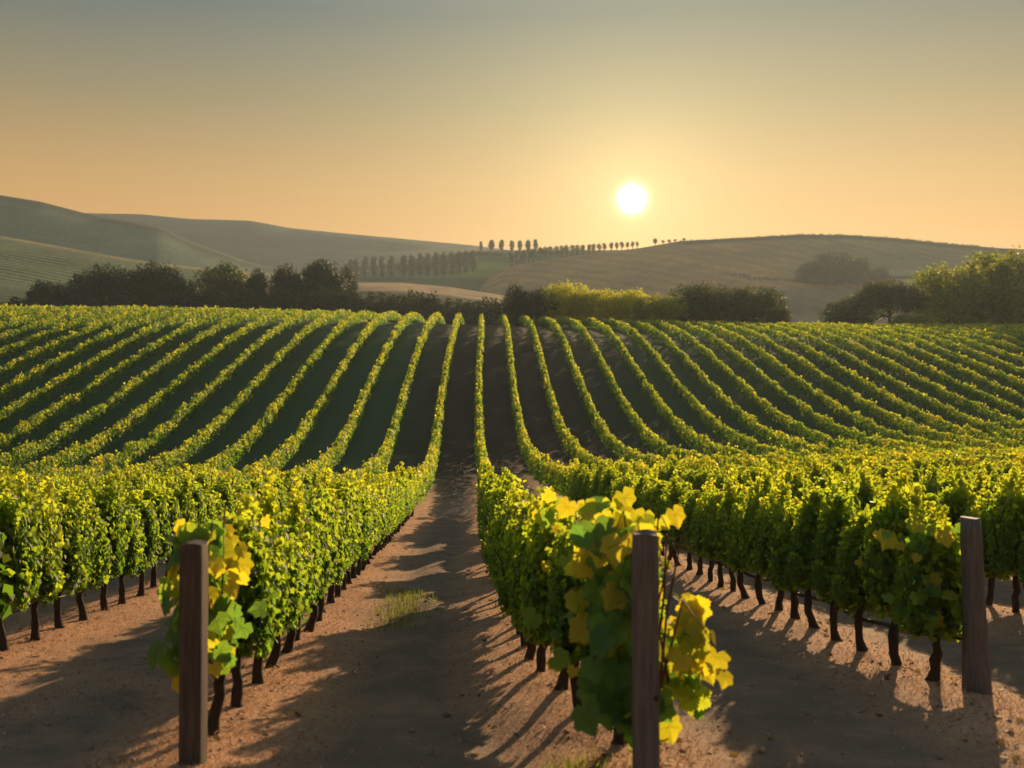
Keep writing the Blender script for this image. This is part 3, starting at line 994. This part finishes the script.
# tall poplars on the middle hill
gp = "tall poplars in a row on the middle hill"
pop = [(350, 260, 278), (356, 259.5, 278), (365, 257, 277.5), (374, 256.5, 277.5), (382, 256.5, 277), (391, 256, 277), (404, 255, 276.5), (412, 255, 276.5), (420, 254, 276), (428, 253.5, 276), (436, 253, 276), (444, 252.5, 275.5), (452, 252, 275), (459, 251.5, 274.5), (466, 251.5, 273.5), (473, 251, 272.5)]
def upright(hill, px, top, bottom, crowns, stem, wide, w_px, name, label, cat, group, m=M_DARKTREE):
    x, y, z = on_hill(hill, px, bottom)
    h = max((HY - top) / F_PX * y - z, 1.0)
    return plant(name, crowns, stem, m, (x, y, z - .1), h, w_px / F_PX * y, label, cat, group, wide_of=wide)
for i, (px, tp, bt) in enumerate(pop):
    lab = f"slender dark poplar, {(ORD + ['thirteenth', 'fourteenth', 'fifteenth', 'sixteenth'])[i]} from the left in the row above the stubble field"
    upright(hD, px, tp, bt, POP, ST_POP, 1.0, 7.2, "poplar_tree", lab, "tree", gp)
for px, tp in ((364, 258), (396, 255), (425, 253), (459, 252)):
    pass
gc = "dark trees in silhouette on the skyline"
sky_t = [(481, 241.5, 3.5), (491.5, 240, 6), (501.5, 240, 5.5), (512, 240.5, 5), (520, 240.5, 5), (528, 240, 5.5), (535.5, 239.5, 5)]
for i, (px, tp, w) in enumerate(sky_t):
    upright(hD, px, tp, 251, POP, ST_POP, 1.0, w, "skyline_tree", f"{ORD[i]} dark skyline tree from the left in the short row on the middle hill", "tree", gc)
ga = "small round trees in an avenue up the brown hill"
N_AV = 24
for i in range(N_AV):
    u = i / (N_AV - 1)
    px = 512 + (638 - 512) * u + random.uniform(-.8, .8)
    base_py = float(np.interp(px, hE.xs, hE.ys))
    h_px = 15.0 - 8.0 * u + random.uniform(-.5, .5)
    if i < 6: lab = f"small round avenue tree, {ORD[i]} from the lower left end on the brown hill"
    else: lab = "tiny round avenue tree, farther up the brown hill's skyline under the sun"
    upright(hE, px, base_py - h_px, base_py + .2, LOL, ST_TREE, 1.0, h_px * .55, "avenue_tree", lab, "tree", ga)
gk = "small dark trees on the ridge right of the sun"
for px, tp, w in ((655, 238.5, 5.5), (663, 240, 4), (669, 239.5, 5), (675, 239, 4), (684, 238, 4)):
    lab = "dark little tree standing on the ridge just right of the sun"
    if px == 655: lab = "tallest little tree on the ridge, nearest below right of the sun"
    upright(hE, px, tp, float(np.interp(px, hE.xs, hE.ys)) + .3, LOL, ST_TREE, 1.0, w, "ridge_tree", lab, "tree", gk)

def far_bush_line(name, hill, pts, m, label, n, size, jit=2.0):
    r_ = np.random.default_rng(len(label))
    P = []
    for i in range(n):
        u = r_.random()
        px = np.interp(u, [0, 1], [pts[0][0], pts[-1][0]])
        py = np.interp(px, [q[0] for q in pts], [q[1] for q in pts])
        x, y, z = on_hill(hill, px, py)
        s = size * r_.uniform(.4, 1.2)
        k = 16
        q = r_.normal(0, 1, (k, 3)); q = norm(q) * r_.random((k, 1)) ** .4
        q[:, 2] = np.abs(q[:, 2])
        P.append(np.array([x, y, z]) + q * np.array([s * 1.3, s * 1.3, s]) + r_.normal(0, jit, 3) * np.array([1, 1, 0]))
    P = np.concatenate(P)
    n = len(P)
    o = link(name, leaves(name, LEAF_TINY, P, r_.normal(0, 1, (n, 3)), r_.normal(0, 1, (n, 3)), r_.uniform(.8, 1.7, n) * size * .38, r_.random(n)), m)
    return tag(o, label, "scrub", kind="stuff")
ridge = [(px, float(np.interp(px, hE.xs, hE.ys)) + .4) for px in range(668, 985, 6)]
far_bush_line("ridge_scrub", hE, ridge, M_DARKTREE, "thin dark scrub along the ridge of the brown hill", 230, 1.1)
far_bush_line("hillside_scrub", hE, [(852, 277.6), (880, 277.8), (930, 277.2)], M_DARKTREE, "dark hedge line between the pale fields on the brown hill", 90, .9)

far_bush_line("middle_hill_scrub", hD, [(396, 269), (440, 259.5), (480, 254.5), (500, 256)], M_DARKTREE, "dark thicket climbing to the skyline behind the tall poplars", 420, 2.2, 3.0)
# dark copse on the brown hill
gw = "trees of the copse on the brown hill"
for px, tp, w, bt, lab in ((812, 262, 30, 283, "left low tree of the hazy copse on the brown hill"),
                           (834, 253, 38, 284, "tallest middle tree of the hazy copse on the brown hill"),
                           (858, 258, 32, 283, "right broad tree of the hazy copse on the brown hill"),
                           (878, 268, 26, 282, "low tree at the right tip of the hazy copse")):
    upright(hE, px, tp, bt, BUSH, ST_BUSH, 1.0, w, "copse_tree", lab, "tree", gw, M_DARKTREE)

# farm buildings on the brown hill, only specks in the haze
m, t = mat("pale_farm_wall")
s = NT(t)
p = s.n("ShaderNodeBsdfPrincipled", {"Base Color": s.ramp(s.noise(s.n("ShaderNodeTexCoord").outputs["Object"], .8), [(.3, (.30, .25, .19)), (.7, (.38, .32, .25))]), "Roughness": .9})
s.n("ShaderNodeOutputMaterial", {0: p.outputs[0]})
M_WALL = m
m, t = mat("clay_roof")
s = NT(t)
p = s.n("ShaderNodeBsdfPrincipled", {"Base Color": s.ramp(s.noise(s.n("ShaderNodeTexCoord").outputs["Object"], 1.5), [(.3, (.36, .25, .17)), (.7, (.50, .36, .25))]), "Roughness": .9})
s.n("ShaderNodeOutputMaterial", {0: p.outputs[0]})
M_ROOF = m
def farm(px, py, L, Wd, H, label):
    x, y, z = on_hill(hE, px, py)
    o = empty("farm_building", (x, y, z - .8), .35)
    tag(o, label, "building", "pale farm buildings on the brown hill")
    def bx(x0, x1, y0, y1, z0, z1):
        return [(x0, y0, z0), (x1, y0, z0), (x1, y1, z0), (x0, y1, z0), (x0, y0, z1), (x1, y0, z1), (x1, y1, z1), (x0, y1, z1)]
    V = bx(-L / 2, L / 2, -Wd / 2, Wd / 2, 0, H) + [(-L / 2, 0, H + Wd * .28), (L / 2, 0, H + Wd * .28)]
    Fc = [(0, 1, 5, 4), (1, 2, 6, 9, 5), (2, 3, 7, 6), (3, 0, 4, 8, 7), (3, 2, 1, 0)]
    me = bpy.data.meshes.new("wall"); me.from_pydata(V, [], Fc)
    link("wall", me, M_WALL, o)
    e, th, a = .5, .25, H - .14
    rz = H + Wd * .28 + .05
    V, Fc = [], []
    for sgn in (-1, 1):
        b = len(V)
        for zz in (0, th):
            V += [(-L / 2 - e, sgn * (Wd / 2 + e), a + zz), (L / 2 + e, sgn * (Wd / 2 + e), a + zz), (L / 2 + e, sgn * .002, rz + zz), (-L / 2 - e, sgn * .002, rz + zz)]
        Fc += [tuple(b + i for i in q) for q in ((0, 1, 2, 3), (4, 5, 6, 7), (0, 1, 5, 4), (1, 2, 6, 5), (3, 0, 4, 7))]
    me = bpy.data.meshes.new("roof"); me.from_pydata(V, [], Fc)
    link("roof", me, M_ROOF, o)
    for q in (-.25, .2):
        me = bpy.data.meshes.new("window"); V = bx(q * L, q * L + 1.0, -Wd / 2 - .06, -Wd / 2 - .005, H * .4, H * .4 + 1.2)
        me.from_pydata(V, [], [(0, 1, 5, 4), (4, 5, 6, 7), (0, 4, 7, 3), (1, 2, 6, 5), (0, 3, 2, 1)])
        link("window", me, M_WIRE, o)
farm(740, 276, 6, 4, 2.2, "pale farmhouse speck, left of the two on the hazy brown hill")
farm(755, 279, 8, 4, 1.8, "long low pale barn, right of the two on the hazy brown hill")

# ------------------------------------------------------------------ ground cover near the camera
def blades(name, P, H, Wd, lean, tint, m, label, cat):
    n = len(P)
    r_ = np.random.default_rng(n)
    a = r_.uniform(0, 6.28, n)
    side = np.stack([np.cos(a), np.sin(a), np.zeros(n)], -1) * Wd[:, None]
    b = r_.uniform(0, 6.28, n)
    tip = np.stack([np.cos(b) * lean, np.sin(b) * lean, np.sqrt(np.clip(1 - lean ** 2, .02, 1))], -1) * H[:, None]
    mid = tip * .55 + np.stack([np.zeros(n), np.zeros(n), H * .12], -1)
    V = np.stack([P - side, P + side, P + mid + side * .6, P + tip, P + mid - side * .6], 1)
    idx = (np.arange(5)[None] + (np.arange(n) * 5)[:, None]).ravel()
    o = link(name, fast_mesh(name, V, idx, np.full(n, 5), face_attr=tint), m)
    return tag(o, label, cat, kind="stuff")

n = 330000
y = 6 + 46 * rng.random(n) ** 1.7
half = .56 * y + 2
x = rng.uniform(-1, 1, n) * half
d = np.abs(row_dist(x, y))
left_open = (x < row_x(0, y)) & (y < 40)
patch = vnoise(x, y, 1.5, 77) + .6 * vnoise(x, y, .5, 78)
keep = rng.random(n) < np.clip(1.15 - d / 1.15, 0.03, 1) * .9 + np.where(left_open, .35, .0) * (patch > 0) + .18 * (patch > .22)
x, y = x[keep], y[keep]
n = len(x)
P = np.stack([x, y, ground_h(x, y) - .004], -1)
blades("dry_straw", P, rng.uniform(.02, .085, n), rng.uniform(.0015, .0048, n), rng.uniform(.60, .98, n), rng.random(n), M_STRAW, "dry straw mulch scattered under the vine rows", "straw")

pts = []
def tuft(px, d0, d1, w, n_):
    yy_ = rng.uniform(d0, d1, n_)
    xx_ = (px + (yy_ - d0) * 2 - CX) / F_PX * yy_ + rng.normal(0, w, n_)
    pts.append(np.stack([xx_, yy_], -1))
tuft(398, 15.6, 19.8, .28, 1100)
tuft(575, 7.7, 8.4, .16, 260)
pq = np.concatenate(pts)
n = len(pq)
P = np.stack([pq[:, 0], pq[:, 1], ground_h(pq[:, 0], pq[:, 1]) - .005], -1)
blades("grass", P, rng.uniform(.06, .17, n), rng.uniform(.003, .006, n), rng.uniform(.1, .65, n), rng.random(n), M_GRASS, "short sunlit grass tufts growing on the dirt path", "grass")

# fallen leaves
n = 1500
y = 6.5 + 30 * rng.random(n) ** 1.5
x = rng.uniform(-1, 1, n) * (.55 * y + 1)
kp = rng.random(n) < np.clip(1.2 - np.abs(row_dist(x, y)) / 1.3, .06, 1)
x, y = x[kp], y[kp]; n = len(x)
P = np.stack([x, y, ground_h(x, y) + .012], -1)
o = link("fallen_leaves", leaves("fallen_leaves", LEAF_MID, P, rng.normal(0, .3, (n, 3)) + np.array([0, 0, 1]), rng.normal(0, 1, (n, 3)), rng.uniform(.04, .10, n), rng.random(n)), M_LITTER)
tag(o, "dry fallen vine leaves lying under the rows", "fallen leaves", kind="stuff")

# small stones and clods
n = 2600
y = 6.5 + 30 * rng.random(n) ** 1.6
x = rng.uniform(-1, 1, n) * (.55 * y + 1)
oct_v = np.array([(1, 0, 0), (0, 1, 0), (-1, 0, 0), (0, -1, 0), (0, 0, .7), (0, 0, -.6)], float)
oct_f = [(0, 1, 4), (1, 2, 4), (2, 3, 4), (3, 0, 4), (1, 0, 5), (2, 1, 5), (3, 2, 5), (0, 3, 5)]
sc = rng.uniform(.007, .028, n) * (1 + 1.2 * (rng.random(n) < .05))
V = oct_v[None] * sc[:, None, None] * rng.uniform(.6, 1.3, (n, 6, 1))
V += np.stack([x, y, ground_h(x, y) + sc * .2], -1)[:, None]
fl = (np.array(oct_f).ravel()[None] + (np.arange(n) * 6)[:, None]).ravel()
o = link("pebbles", fast_mesh("pebbles", V, fl, np.full(n * 8, 3), face_attr=np.repeat(rng.random(n), 8)), M_STRAW)
tag(o, "small clods and pebbles scattered over the dirt paths", "pebbles", kind="stuff")

# ------------------------------------------------------------------ haze
bm = bmesh.new()
bmesh.ops.create_cube(bm, size=1)
me = bpy.data.meshes.new("haze"); bm.to_mesh(me); bm.free()
hz = link("haze", me)
x0, x1, y0, y1, z0, z1 = -1750, 1750, -180, 1950, -45, 185
hz.scale = (x1 - x0, y1 - y0, z1 - z0)
hz.location = ((x0 + x1) / 2, (y0 + y1) / 2, (z0 + z1) / 2)
m, t = mat("evening_haze")
s = NT(t)
v = s.n("ShaderNodeVolumePrincipled", {"Color": (.66, .80, .86, 1), "Density": .00019, "Anisotropy": .30})
s.n("ShaderNodeOutputMaterial", {1: v.outputs[0]})
hz.data.materials.append(m)
tag(hz, "warm evening haze over the valley", "haze", kind="stuff")
